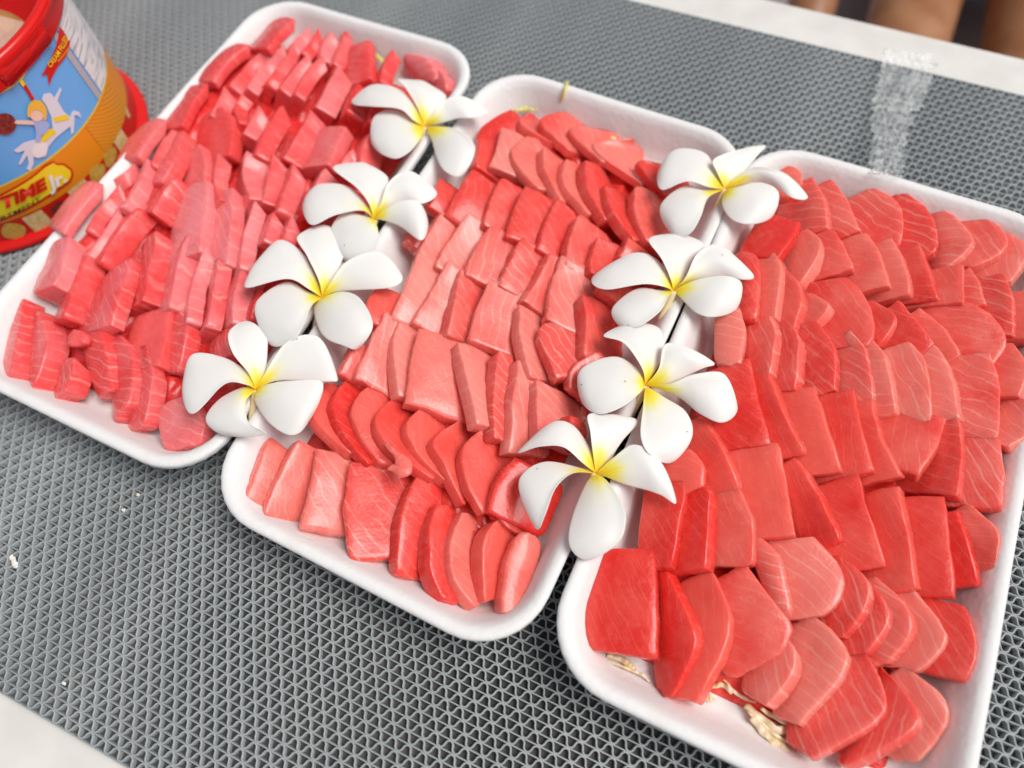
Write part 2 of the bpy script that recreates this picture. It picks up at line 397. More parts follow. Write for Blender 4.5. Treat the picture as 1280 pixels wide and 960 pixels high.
MIDDLE = [
 (L_, .024, .0085, 'coral', [
   [(335,548),(318,590),(306,622)], [(370,552),(350,590),(330,640)], [(395,562),(390,600),(375,658),'grain'], [(436,580),(430,635),(438,697),'grain'], [(520,596),(500,645),(496,715)],
   [(545,632),(536,665),(537,710),(552,748),'red'], [(577,642),(562,680),(566,720),(590,755)], [(622,650),(603,680),(606,748),'red'], [(648,666),(632,705),(626,763),{'a':27,'t':.009,'l':.016,'c':False}], [(643,626),(622,640),(632,657)]]),
 (L_, .028, .007, 'red', [
   [(405,480),(392,520),(436,566)], [(432,476),(415,502),(428,540),(458,577)], [(462,479),(440,506),(447,540),(473,577)], [(493,496),(469,520),(482,552),(535,597)], [(538,502),(510,525),(517,557),(553,600)],
   [(572,526),(542,550),(553,580),(578,626)], [(602,537),(577,562),(582,605),(602,638)], [(642,573),(620,600),(610,638)]]),
 (L_, .030, .008, 'pink', [
   [(445,425),(425,465)], [(482,391),(466,420),(444,470)], [(500,402),(492,430),(498,492)], [(523,412),(512,455),(507,500),'coral'], [(573,428),(582,470),(596,528)],
   [(622,441),(618,490),(618,546)], [(648,452),(640,500),(638,562)], [(671,476),(671,510),(674,545)], [(712,520),(705,548),'coral']]),
 (L_, .030, .008, 'pink', [
   [(472,358),(458,380),(465,402),'red'], [(522,316),(508,355),(489,395)], [(560,326),(541,362),(516,400)], [(577,336),(567,375),(560,415)], [(612,350),(596,385),(586,422)],
   [(650,382),(650,420),(664,468)], [(678,405),(674,425),(695,470)], [(729,368),(731,400),(732,442),'coral'], [(745,440),(716,458),(712,482)]]),
 (L_, .030, .008, 'grain', [
   [(525,275),(510,300)], [(553,266),(537,290),(523,312)], [(585,266),(562,300),(544,330)], [(611,282),(594,310),(581,340)], [(652,297),(638,325),(625,355)], [(688,316),(674,345),(657,374)],
   [(700,322),(690,355),(682,398)], [(757,340),(750,362),'red']]),
 (L_, .030, .008, 'coral', [
   [(550,222),(536,256),'red'], [(590,211),(574,235),(556,266)], [(627,222),(614,248),(605,278)], [(656,233),(642,262),(632,293)], [(697,248),(681,278),(673,309)],
   [(723,269),(711,300),(707,328)], [(747,296),(740,318),(738,338)], [(786,297),(775,318),'red']]),
 (L_, .029, .007, 'coral', [
   [(600,172),(595,206),'red'], [(627,160),(620,186),(612,205),'pink'], [(655,172),(640,186),(650,210),(673,235)], [(680,182),(681,212),(700,248)], [(706,200),(705,226),(735,265)],
   [(732,202),(734,232),(756,272)], [(756,231),(764,262),(793,298)], [(795,233),(792,262),(808,300)]]),
 (L_, .025, .006, 'coral', [
   [(636,136),(604,157),(595,176),'red'], [(662,140),(650,154),(691,178)], [(700,138),(674,153),(710,185)], [(745,160),(711,162),(750,201)], [(790,173),(741,181),(797,227)], [(822,204),(797,202),(828,243),'red']]),
]
RIGHT = [
 (R_, .025, .008, 'red', [
   [(818,688),(821,750),(821,820),{'a':17,'t':.008,'l':.033,'c':False}], [(827,700),(851,747),(871,806),(840,867)], [(892,717),(912,765),(905,812),(873,874)], [(932,706),(959,742),(989,780),(980,812),'coral'], [(978,792),(994,814),(985,848),(962,880),'pink'],
   [(1022,773),(1050,800),(1058,838),(1000,904),'pink'], [(1083,818),(1103,855),(1100,898),(1020,945),'pink'], [(1112,842),(1143,880),(1141,912),(1062,957),'pink'], [(1135,836),(1178,870),(1182,908),(1150,950),'pink']]),
 (R_, .028, .007, 'grain', [
   [(952,672),(975,698),(990,768),'pink',{'a':30,'t':.007,'l':.012}], [(1018,674),(1050,708),(1054,742),(1033,768)], [(1050,696),(1082,722),(1085,755),(1056,794)], [(1088,728),(1110,760),(1107,784),(1086,814)], [(1097,723),(1130,752),(1139,787),(1112,827)],
   [(1142,736),(1170,770),(1181,803),(1152,836)], [(1208,760),(1221,812),(1208,849),'coral']]),
 (R_, .029, .008, 'red', [
   [(852,600),(857,620),(840,706),{'a':24,'t':.008,'l':.026}], [(884,606),(887,640),(882,708)], [(925,612),(940,650),(943,702),'coral']]),
 (R_, .030, .008, 'red', [
   [(864,560),(879,580),(880,604)], [(878,520),(903,558),(924,608)], [(974,556),(984,610),(994,667)], [(995,574),(1022,615),(1051,674)], [(1074,594),(1086,640),(1108,704)], [(1122,609),(1136,670),(1145,732)],
   [(1182,622),(1187,680),(1193,742)], [(1197,640),(1212,680),(1223,728)], [(1212,632),(1247,664),(1243,708),'coral']]),
 (R_, .031, .008, 'red', [
   [(938,450),(947,495),(964,552)], [(958,460),(978,508),(1004,563)], [(1018,484),(1033,530),(1052,585)], [(1067,487),(1076,530),(1092,585)], [(1090,500),(1100,540),(1126,592)],
   [(1183,525),(1172,558),(1148,592),'coral'], [(1199,525),(1202,570),(1198,618),'coral'], [(1250,547),(1256,600),(1252,632),'grain']]),
 (R_, .031, .0085, 'grain', [
   [(925,385),(931,412),(927,452)], [(963,395),(971,420),(962,468)], [(992,408),(1000,432),(994,484)], [(1022,402),(1042,432),(1045,484)], [(1064,415),(1083,440),(1092,498)], [(1090,424),(1108,450),(1120,512)],
   [(1137,427),(1158,455),(1165,522)], [(1170,431),(1188,465),(1199,520)], [(1239,444),(1251,492),(1247,546)], [(1268,430),(1284,460),(1275,492),'coral'], [(1288,502),(1284,540),(1262,556)]]),
 (R_, .031, .008, 'coral', [
   [(943,318),(951,335),(947,396)], [(964,314),(977,332),(970,394)], [(984,338),(1003,366),(992,408)], [(1015,367),(1036,383),(1018,404)], [(1060,348),(1082,370),(1094,410),(1086,430)], [(1092,376),(1120,397),(1102,428)],
   [(1125,376),(1148,402),(1168,428)], [(1152,386),(1178,408),(1200,440)], [(1208,376),(1242,396),(1258,428),(1243,455)], [(1256,342),(1266,375),(1266,415),'grain'], [(1292,365),(1294,420)]]),
 (R_, .030, .008, 'coral', [
   [(1000,278),(990,300),(973,325),'red'], [(1010,286),(1027,307),(1002,352)], [(1042,286),(1054,305),(1067,333)], [(1084,291),(1100,318),(1111,354)], [(1115,300),(1128,322),(1138,364)], [(1151,307),(1159,330),(1171,370)],
   [(1205,333),(1204,376)], [(1214,336),(1223,352),(1230,376),'grain']]),
 (R_, .027, .007, 'grain', [
   [(988,207),(1001,215),(1003,228),'coral'], [(1015,221),(1030,248),(1034,282)], [(1040,224),(1060,252),(1075,286)], [(1093,232),(1121,252),(1129,275),(1126,303)], [(1130,240),(1160,262),(1171,287),(1170,312)],
   [(1166,252),(1198,274),(1216,303),(1188,332)], [(1220,268),(1248,282),(1260,310),(1220,332)], [(1264,292),(1287,314),(1264,350)]]),
]
ORD = ['first', 'second', 'third', 'fourth', 'fifth', 'sixth', 'seventh', 'eighth', 'ninth', 'tenth', 'eleventh', 'twelfth']

LOWER = .5
def edgeparams(n, d, length):
    """0..1 parameters with extra rings near both ends for the cut edge"""
    e = [0, .28 * d / length, d / length]
    mid = [i / n for i in range(1, n)]
    mid = [m for m in mid if e[2] * 1.3 < m < 1 - e[2] * 1.3]
    return e + mid + [1 - x for x in reversed(e)]
def slice_mesh(px, side, zr, th, theta, Lmax, seed, tray, clip=True, skew=0.0):
    rs = random.Random(seed)
    P = [at(x, y, zr) for x, y in px]
    for it in range(6):
        e = (P[-1] - P[0]); e.z = 0; e.normalize()
        u = Vector((e.y, -e.x, 0))
        if (u.x > 0) == (side == R_): u = -u
        d = [-(p - P[0]).dot(u) for p in P]; dm = max(d)
        P = [at(x, y, max(FLOOR_Z + .004, zr - LOWER * (dm - dd) * math.tan(theta))) for (x, y), dd in zip(px, d)]
    s = u * math.cos(theta) - Vector((0, 0, math.sin(theta)))
    n = u * math.sin(theta) + Vector((0, 0, math.cos(theta)))
    O = sum(P, Vector()) / len(P)
    uphill = max(-(p - O).dot(u) for p in P)
    O = O - u * uphill; O.z = zr
    pl = [Vector(((p - O).dot(e), (p - O).dot(s), (p - O).dot(n))) for p in P]
    ext = .0012                                             # the cut ends run a little past the surveyed ridge
    pl[0] = pl[0] + (pl[0] - pl[1]).normalized() * ext; pl[-1] = pl[-1] + (pl[-1] - pl[-2]).normalized() * ext
    Ld = min(Lmax, max(.010, (zr - FLOOR_Z - th * math.cos(theta)) / math.sin(theta)))
    (tcx, tcy), tang = tray
    rooms = []
    for p, q in zip(P, pl):
        lx = (p.x - tcx) * math.cos(tang) + (p.y - tcy) * math.sin(tang)
        room = (lx + TW / 2 if side == R_ else TW / 2 - lx) - .0150
        rooms.append(room / (math.cos(theta) * max(.5, abs(u.x))) + q.y)
    if clip: Ld = min(Ld, min(rooms))
    Ld = max(Ld, max(p.y for p in pl) + .003)
    length = sum((pl[i + 1] - pl[i]).length for i in range(len(pl) - 1))
    r = .0008
    I = edgeparams(11, r, length); J = edgeparams(8, r, Ld)
    fine = catmull(pl, 121)
    cr0, cr1 = rs.uniform(.0004, .0028), rs.uniform(.0004, .0028)
    cl0, cl1 = min(length * .45, rs.uniform(.003, .010)), min(length * .45, rs.uniform(.003, .010))
    sh = rs.uniform(-.12, .12); sc = rs.uniform(.9, 1.06)
    am = (pl[0].x + pl[-1].x) / 2
    bend = rs.uniform(-.9, 1.3) * .0016; twist = rs.uniform(-.05, .05)
    arch = rs.uniform(.0004, .0022)
    sv = Vector((rs.uniform(0, 50), rs.uniform(0, 50), rs.uniform(0, 50)))
    top, bot = [], []
    for i in I:
        c = fine[min(120, int(i * 120 + .5))]
        si = i * length; so = (1 - i) * length
        b0 = c.y
        for q, cr in ((si, cr0), (so, cr1)):
            if q < cr: b0 += cr * (1 - math.sqrt(max(0, 1 - (1 - q / cr) ** 2)))
        jag = noise.noise(Vector((i * length * 160, 1.7, 0)) + sv) * .0008 + noise.noise(Vector((i * length * 500, 4.7, 0)) + sv) * .00035
        b0 += jag
        for j in J:
            le = Ld
            for q, cl in ((si, cl0), (so, cl1)):
                if q < cl: le -= cl * .8 * (1 - math.sqrt(max(0, 1 - (1 - q / cl) ** 2)))
            le = max(le, b0 + .003)
            b = b0 + (le - b0) * j
            a = c.x + ((am + (c.x - am) * sc + sh * Ld) - c.x) * j
            a += noise.noise(Vector((0, j * Ld * 150, 9.1 + (0 if i < .5 else 7))) + sv) * .0008 * (1 if (i < .1 or i > .9) else 0)
            dd = min(si, so, j * Ld, (1 - j) * Ld)
            h = 0 if dd >= r else -r + math.sqrt(max(0, r * r - (r - dd) ** 2))
            k = (2 * i - 1)
            w = noise.noise(Vector((a * 70, b * 70, 0)) + sv) * .0009 + noise.noise(Vector((a * 210, b * 210, 5)) + sv) * .00028
            w += bend * (1 - k * k) - bend * .5 + twist * (a - am) * .4
            w += c.z * (1 - j) ** 1.5 + arch * 4 * j * (1 - j)
            top.append(Vector((a, b, h + w)))
            bot.append(Vector((a + skew * (1 - i), b, -th - h + w * (.6 if c.z < .001 else 1))))
    NI, NJ = len(I), len(J)
    fs = []; N = NI * NJ
    for i in range(NI - 1):
        for j in range(NJ - 1):
            a, b, c_, d_ = i * NJ + j, i * NJ + j + 1, (i + 1) * NJ + j + 1, (i + 1) * NJ + j
            fs.append((a, b, c_, d_)); fs.append((N + d_, N + c_, N + b, N + a))
    ring = [i * NJ for i in range(NI)] + [(NI - 1) * NJ + j for j in range(1, NJ)] + [i * NJ + NJ - 1 for i in range(NI - 2, -1, -1)] + [j for j in range(NJ - 2, 0, -1)]
    for k in range(len(ring)):
        a, b = ring[k], ring[(k + 1) % len(ring)]; fs.append((a, b, N + b, N + a))
    if side == R_:
        pass
    me = mesh('tuna_slice', top + bot, fs); fix_normals(me)
    # local frame: x along the ridge, y down the slope, z out of the cut face
    M = Matrix((e, s, n)).transposed()
    flip = M.determinant() < 0
    if flip:
        for v in me.vertices: v.co.x = -v.co.x
        me.flip_normals()
        M = Matrix((-e, s, n)).transposed()
    M = M.to_4x4(); M.translation = O
    return me, M
def where_words(tray, row, col):
    a = ORD[col]; r = ORD[row]
    if tray == 0: return f'in tub-side tray, {r} row from bare mat, {a} from tub'
    if tray == 1: return f'in middle tray, {r} row from bare mat, {a} from tub'
    return f'in film-side tray, {r} row from bare mat, {a} from flowers'
TMAX = (.47, .70, .66)
seed = 0
for ti, rows in enumerate((LEFT, MIDDLE, RIGHT)):
    for ri, (side, zr, th, look, items) in enumerate(rows):
        sl, forced = [], {}
        for q_, it in enumerate(items):
            pts_ = [p_ for p_ in it if isinstance(p_, tuple)]
            names_ = [p_ for p_ in it if isinstance(p_, str)]
            sl.append((pts_, names_[0] if names_ else look))
            for p_ in it:
                if isinstance(p_, dict): forced[q_] = p_
        mids = [at(sum(p[0] for p in px) / len(px), sum(p[1] for p in px) / len(px), zr) for px, _ in sl]
        for ci, (px, lk) in enumerate(sl):
            prev = ci - 1 if side == R_ else ci + 1
            e = at(*px[-1], zr) - at(*px[0], zr); e.z = 0; e.normalize(); u = Vector((e.y, -e.x, 0))
            p = abs((mids[ci] - mids[prev]).dot(u)) if 0 <= prev < len(sl) else .016
            p = min(max(p, .008), .03)
            th_i = th * random.uniform(.88, 1.1)
            theta = math.asin(min(TMAX[ti], max(.36, th_i * 1.12 / p)))
            Lm, zz, clip = .036, zr + random.uniform(-.0006, .0010), True
            if ti == 0:                                      # these stand up like books, their cut backs uppermost
                theta = max(theta, math.radians((34, 52, 52, 56, 56, 57, 54)[ri]))
                th_i = min(.0155, max(.0085, .95 * p * math.sin(theta)))
                if ci == 0 and ri > 0: theta, th_i, Lm, zz, clip = math.radians(20), .006, .024, .0335, False
            if ti == 2 and ci == 0: theta = math.radians(21)
            if ci in forced: theta, th_i, Lm, clip = math.radians(forced[ci]['a']), forced[ci]['t'], forced[ci].get('l', .036), forced[ci].get('c', True)
            seed += 1
            me, M = slice_mesh(px, side, zz, th_i, theta, Lm, seed, TRAYS[ti], clip, random.uniform(.005, .0085) if ti == 0 and ci not in forced else random.uniform(-.001, .003))
            o = new_obj('tuna_slice', me, TUNA[lk, ti]); o.matrix_world = M
            tag(o, f'{LOOK[lk]} tuna slice {where_words(ti, ri, ci)}', 'fish slice', 'raw tuna slices laid in rows on foam trays')

# the layer of tuna under the top slices, seen only as red depth between them
for k, ((cx, cy), ang) in enumerate(TRAYS):
    vs, fs = [], []; NX, NY = 60, 110
    for i in range(NX + 1):
        for j in range(NY + 1):
            x = (i / NX - .5) * (TW - .046); y = (j / NY - .5) * (TL - .050)
            ex = min(i, NX - i) / NX * (TW - .046); ey = min(j, NY - j) / NY * (TL - .05)
            edge = min(1, min(ex, ey) / .016)
            saw = ((x * 62 + y * 9 + k * .3) % 1.0); row = ((y * 26) % 1.0)
            z = .0046 + edge * (.0045 + .0075 * saw * min(1, 6 * (1 - saw)) * min(1, 5 * row) + .002 * noise.noise(Vector((x * 60, y * 60, k))))
            if k == 0 and -.10 < y < .13: z += .017 * max(0, min(1, (-x - .038) / .022)); x -= .011 * max(0, min(1, (-x - .038) / .022))
            vs.append((x, y, z))
    for i in range(NX):
        for j in range(NY): fs.append((i * (NY + 1) + j, (i + 1) * (NY + 1) + j, (i + 1) * (NY + 1) + j + 1, i * (NY + 1) + j + 1))
    o = new_obj('tuna_underlayer', mesh('tuna_underlayer', vs, fs), TUNA['red', k]); o.location = (cx, cy, 0); o.rotation_euler.z = ang
    tag(o, ['dark red tuna layer in the gaps of the tub-side tray', 'dark red tuna layer in the gaps of the middle tray', 'dark red tuna layer in the gaps of the film-side tray'][k], 'fish', kind='stuff')

# ------------------------------------------------------------------ plumeria flowers
# outlines as surveyed in enlarged crops: (origin, scale), centre, petals (edge A, tip, edge B, which edge lies uppermost)
FLOWERS = [
 ((430,90), 7.111, (720,485), [
   ([(650,310),(500,150),(260,95)], (62,262), [(620,430),(500,332),(250,308)], 'B'), ([(645,300),(540,130),(475,58)], (700,80), [(780,400),(860,290),(905,190)], 'A'),
   ([(790,380),(910,245),(1080,225)], (1285,345), [(860,455),(1010,410),(1150,400)], 'A'), ([(930,490),(1080,550),(1168,690)], (1050,925), [(775,600),(820,760),(900,880)], 'A'),
   ([(600,400),(430,318),(250,400)], (250,650), [(660,620),(570,725),(440,775)], 'B')]),
 ((370,190), 6.716, (655,565), [
   ([(600,450),(430,275),(170,265)], (52,450), [(560,490),(330,530),(130,615)], 'B'), ([(612,430),(500,290),(300,122)], (560,88), [(705,460),(750,320),(765,190)], 'A'),
   ([(718,420),(790,240),(960,152)], (1185,340), [(770,470),(910,410),(1060,425)], 'A'), ([(765,475),(900,408),(1040,420)], (1112,600), [(740,575),(880,625),(1050,740)], 'A'),
   ([(580,530),(385,495),(265,710)], (420,925), [(688,650),(692,790),(600,915)], 'B')]),
 ((300,280), 6.076, (628,560), [
   ([(570,380),(460,195),(270,113)], (75,380), [(525,495),(360,415),(45,485)], 'B'), ([(600,430),(505,235),(432,90)], (640,5), [(700,430),(760,310),(800,120)], 'A'),
   ([(700,430),(820,280),(1060,210)], (1232,390), [(745,510),(1000,495),(1175,470)], 'A'), ([(760,508),(910,560),(1012,770)], (900,945), [(552,640),(620,840),(780,920)], 'A'),
   ([(520,510),(340,432),(105,610)], (220,915), [(545,620),(480,780),(400,890)], 'B')]),
 ((220,395), 6.076, (610,560), [
   ([(560,440),(370,312),(110,290)], (45,580), [(535,522),(370,520),(130,750)], 'B'), ([(550,430),(430,280),(400,120)], (540,35), [(672,430),(692,290),(680,130)], 'A'),
   ([(700,400),(850,185),(1090,160)], (1228,460), [(760,492),(1000,490),(1170,496)], 'A'), ([(700,515),(900,488),(1122,508)], (1010,810), [(588,640),(700,810),(870,905)], 'A'),
   ([(500,535),(310,630),(213,790)], (380,912), [(530,650),(555,820),(690,900)], 'B')]),
 ((815,170), 6.4, (585,425), [
   ([(520,300),(425,125),(180,100)], (45,290), [(450,410),(280,366),(75,435)], 'B'), ([(520,290),(490,190),(680,115)], (905,72), [(655,370),(745,275),(850,150)], 'A'),
   ([(700,310),(850,250),(1080,310)], (1248,490), [(800,370),(960,390),(1120,490)], 'A'), ([(690,405),(880,373),(1018,460)], (960,650), [(555,540),(640,665),(790,702)], 'A'),
   ([(430,425),(250,388),(60,560)], (160,795), [(450,490),(390,650),(300,785)], 'B')]),
 ((730,280), 5.818, (650,485), [
   ([(620,370),(510,230),(330,207)], (58,385), [(580,455),(430,437),(150,477)], 'B'), ([(630,400),(560,250),(468,105)], (690,70), [(722,400),(790,250),(875,140)], 'A'),
   ([(740,390),(830,205),(1000,150)], (1232,372), [(800,412),(1000,372),(1160,400)], 'A'), ([(800,412),(1000,375),(1150,430)], (1110,620), [(715,550),(820,645),(950,672)], 'A'),
   ([(560,480),(380,460),(200,610)], (260,745), [(612,530),(550,640),(400,745)], 'B')]),
 ((640,400), 3.148, (525,257), [
   ([(500,192),(400,138),(265,195)], (272,320), [(500,290),(430,345),(340,372)], 'B'), ([(512,190),(440,90),(357,58)], (470,8), [(572,190),(602,110),(580,25)], 'A'),
   ([(578,190),(602,92),(700,112)], (797,170), [(620,250),(700,212),(760,186)], 'A'), ([(620,252),(720,212),(840,212)], (888,350), [(650,300),(740,368),(830,402)], 'A'),
   ([(600,300),(690,360),(712,460)], (630,562), [(514,350),(505,460),(545,535)], 'B')]),
 ((640,400), 3.148, (330,602), [
   ([(312,510),(240,410),(150,402)], (22,520), [(275,560),(200,500),(100,500)], 'B'), ([(315,500),(308,440),(300,370)], (400,372), [(390,540),(440,470),(498,395)], 'A'),
   ([(400,540),(485,488),(590,560)], (648,718), [(440,645),(530,668),(590,690)], 'A'), ([(380,640),(445,750),(425,870)], (300,946), [(290,640),(232,780),(225,890)], 'A'),
   ([(262,578),(120,555),(22,640)], (92,822), [(240,602),(170,665),(130,770)], 'B')]),
]
flower_labels = [
 'white plumeria with a drooping tip, last before the grey mat, beside cookie-tub tray',
 'white plumeria second from the grey mat, on the rims beside tub-side tray',
 'wide open white plumeria overlapped by its neighbour, third in the tub-side line',
 'white plumeria with a curled-back petal, over the gap beside the bare mat',
 'white plumeria with a long narrow petal, nearest the clear film strip',
 'white plumeria with a dark speck on one petal, second from the film',
 'white plumeria with a broad cupped petal, third from the clear film',
 'white plumeria with one rolled petal, last in the film-side line by bare mat',
]
def petal(fl, A, T, B, up, z0, seed):
    rs = random.Random(seed)
    C = Vector((0, 0, 0))
    outline = [Vector((p[0], p[1], 0)) for p in A]
    ctr = fl['c']
    pa = catmull([ctr] + [Vector((*p, 0)) for p in A] + [Vector((*T, 0))] + [Vector((*p, 0)) for p in reversed(B)] + [ctr], 161)
    NA = 161; kT = int(160 * (len(A) + 1) / (len(A) + len(B) + 2))
    ea, eb = pa[:kT + 1], list(reversed(pa[kT:]))
    NS, NWD = 22, 13
    vs, fs, uvs = [], [], []
    rise = rs.uniform(.004, .0065); droop = rs.uniform(.0045, .007); cup = rs.uniform(.0012, .0028)
    ox, oy = fl['o']; sc = fl['s']
    for i in range(NS):
        s = i / (NS - 1); s2 = s ** .9
        qa = ea[min(len(ea) - 1, int(round(s2 * (len(ea) - 1))))]; qb = eb[min(len(eb) - 1, int(round(s2 * (len(eb) - 1))))]
        zc = z0 + rise * math.sin(min(1, s * 1.25) * math.pi * .5) - droop * max(0, s - .5) ** 2 * 4
        lift = .0042 * math.sin(math.pi * min(1, s * 1.05)) ** .8 * (1 - .5 * s)
        za, zb = zc + (lift if up == 'A' else -lift * .55), zc + (lift if up == 'B' else -lift * .55)
        PA = at(ox + qa.x / sc, oy + qa.y / sc, za); PB = at(ox + qb.x / sc, oy + qb.y / sc, zb)
        wd = (PA - PB).length
        for j in range(NWD):
            w = j / (NWD - 1)
            p = PA.lerp(PB, w)
            x = 2 * w - 1
            p.z += cup * (x * x - .6) * min(1, wd / .02) * -1.0
            wu = w if up == 'A' else 1 - w
            if wu < .16: p.z += .0011 * (1 - wu / .16) ** 2 * math.sin(math.pi * s)      # upturned lip
            p.z += noise.noise(Vector((p.x * 90, p.y * 90, seed))) * .0007 * s
            vs.append(p); uvs.append((s, wu))
    for i in range(NS - 1):
        for j in range(NWD - 1):
            fs.append((i * NWD + j, i * NWD + j + 1, (i + 1) * NWD + j + 1, (i + 1) * NWD + j))
    me = mesh('petal', vs, fs)
    if sum(p.normal.z for p in me.polygons) < 0: me.flip_normals()
    ul = me.uv_layers.new(name='UVMap')
    for lp in me.loops: ul.data[lp.index].uv = uvs[lp.vertex_index]
    return me
Z_FL = .0325
BRUISES = {1: [(4, 410, 785, .0009)], 5: [(2, 1005, 225, .0008), (4, 325, 735, .0007)], 6: [(0, 445, 242, .0009), (0, 275, 255, .0010), (4, 690, 440, .0008), (4, 690, 500, .0008)], 7: [(4, 100, 587, .0009)], 2: [(4, 180, 885, .0008)], 3: [(2, 920, 175, .0010)]}
M_bruise = mat('petal_bruise', (.42, .38, .28), .6)
for k, (org, sc, cen, pets) in enumerate(FLOWERS):
    cpx = (org[0] + cen[0] / sc, org[1] + cen[1] / sc)
    base = at(*cpx, Z_FL)
    fe = empty('plumeria_flower', base, flower_labels[k], 'flower', 'plumeria flowers lined along the tray rims')
    fl = {'c': Vector((cen[0], cen[1], 0)), 'o': org, 's': sc}
    pet_objs = []
    for q, (A, T, B, up) in enumerate(pets):
        me = petal(fl, A, T, B, up, Z_FL + .0006, k * 10 + q)
        o = child('petal', me, M_petal, fe)
        pet_objs.append(o)
        so = o.modifiers.new('thick', 'SOLIDIFY'); so.thickness = .00035; so.offset = -1
        sb = o.modifiers.new('smooth', 'SUBSURF'); sb.levels = 1; sb.render_levels = 1
    for (pi, bx, by, br) in BRUISES.get(k, []):
        o = pet_objs[pi]; pxx, pyy = org[0] + bx / sc, org[1] + by / sc
        best = min(o.data.vertices, key=lambda v: (at(pxx, pyy, v.co.z) - v.co).length)
        nn = best.normal if best.normal.z > 0 else -best.normal
        c = at(pxx, pyy, best.co.z) + nn * .0003
        ax = nn.cross(Vector((.3, 1, 0))).normalized(); ay = nn.cross(ax)
        br = br * .6
        ring = [c + ax * br * math.cos(2 * math.pi * q / 10) * (1 + .3 * math.sin(3 * q)) + ay * br * .55 * math.sin(2 * math.pi * q / 10) for q in range(10)]
        child('bruise', mesh('bruise', ring + [c + nn * .00025], [(q, (q + 1) % 10, 10) for q in range(10)]), M_bruise, o)
    # corolla tube, bent down into the gap between the rims
    dirn = Vector((random.uniform(-.002, .002), -.010, 0))
    pts = [base + Vector((0, 0, -.0002)), base + dirn * .35 + Vector((0, 0, -.0026)), base + dirn * .9 + Vector((0, 0, -.0060)), base + dirn * 1.5 + Vector((0, 0, -.010))]
    v_, f_ = tube(catmull(pts, 8), [.0024, .0025, .0024, .0022, .002, .0019, .0018, .0017], 10)
    child('corolla_tube', mesh('tube', v_, f_), M_tubeflower, fe)

# ------------------------------------------------------------------ cookie tub
TC = Vector((-.3754, 0, 0)); TR0 = .0860
tub = empty('cookie_tub', TC, 'open red plastic cookie tub with a sky-blue and orange printed label', 'tub')
def lathe(prof, n=96):
    vs, fs = [], []
    for (r, z) in prof:
        for k in range(n):
            a = 2 * math.pi * k / n; vs.append(TC + Vector((r * math.cos(a), r * math.sin(a), z)))
    for i in range(len(prof) - 1):
        for k in range(n):
            k2 = (k + 1) % n; fs.append((i * n + k, i * n + k2, (i + 1) * n + k2, (i + 1) * n + k))
    return vs, fs
v_, f_ = lathe([(.001, .0002), (.0905, .0002), (.0918, .0012), (.0918, .0038), (.0905, .0050), (.0872, .0056), (.0858, .0065), (.0858, .096), (.0835, .096), (.0830, .006), (.001, .004)])
me = mesh('tub_wall', v_, f_); fix_normals(me); child('wall', me, M_red, tub)
v_, f_ = lathe([(.0860, .0925), (.0880, .0928), (.0886, .0945), (.0886, .1015), (.0900, .1030), (.0902, .1070), (.0890, .1088), (.0862, .1090), (.0846, .1075), (.0838, .1020), (.0834, .0925), (.0860, .0925)])
me = mesh('tub_collar', v_, f_); fix_normals(me); rim = child('collar', me, M_red, tub)
def on_cyl(px, py, lift):
    d = ray(px, py); o = CAM_POS - TC; r = TR0 + lift
    a = d.x ** 2 + d.y ** 2; b = 2 * (o.x * d.x + o.y * d.y); c = o.x ** 2 + o.y ** 2 - r * r
    disc = b * b - 4 * a * c
    tt = (-b - math.sqrt(max(0, disc))) / (2 * a)
    p = CAM_POS + d * tt
    return p
def az(p): q = p - TC; return math.atan2(q.y, q.x), q.z
def patch(name, a0, a1, z0, z1, lift, m, parent=None, n=40):
    vs, fs = [], []
    for i in range(n + 1):
        a = a0 + (a1 - a0) * i / n
        zz0 = z0(a) if callable(z0) else z0; zz1 = z1(a) if callable(z1) else z1
        for z in (zz0, zz1): vs.append(TC + Vector(((TR0 + lift) * math.cos(a), (TR0 + lift) * math.sin(a), z)))
    for i in range(n): fs.append((2 * i, 2 * i + 2, 2 * i + 3, 2 * i + 1))
    return child(name, mesh(name, vs, fs), m, parent or tub)
def decal(name, pts, lift, m, parent=None, smoothn=0):
    """a printed shape: polygon surveyed in pixels, wrapped on the tub wall, filled as a fine grid of triangles"""
    P = [Vector((*p, 0)) for p in pts]
    if smoothn: P = catmull(P, smoothn, True)
    S = [az(on_cyl(p.x, p.y, lift)) for p in P]
    bm = bmesh.new()
    vs = [bm.verts.new((a * TR0, z, 0)) for a, z in S]
    f = bm.faces.new(vs); bmesh.ops.triangulate(bm, faces=[f])
    for _ in range(2):
        long_e = [e for e in bm.edges if e.calc_length() > .008]
        if long_e: bmesh.ops.subdivide_edges(bm, edges=long_e, cuts=1); bmesh.ops.triangulate(bm, faces=bm.faces[:])
    for v in bm.verts:
        a = v.co.x / TR0; v.co = TC + Vector(((TR0 + lift) * math.cos(a), (TR0 + lift) * math.sin(a), v.co.y))
    bmesh.ops.recalc_face_normals(bm, faces=bm.faces)
    me = bpy.data.meshes.new(name); bm.to_mesh(me); bm.free()
    return child(name, me, m, parent or tub)
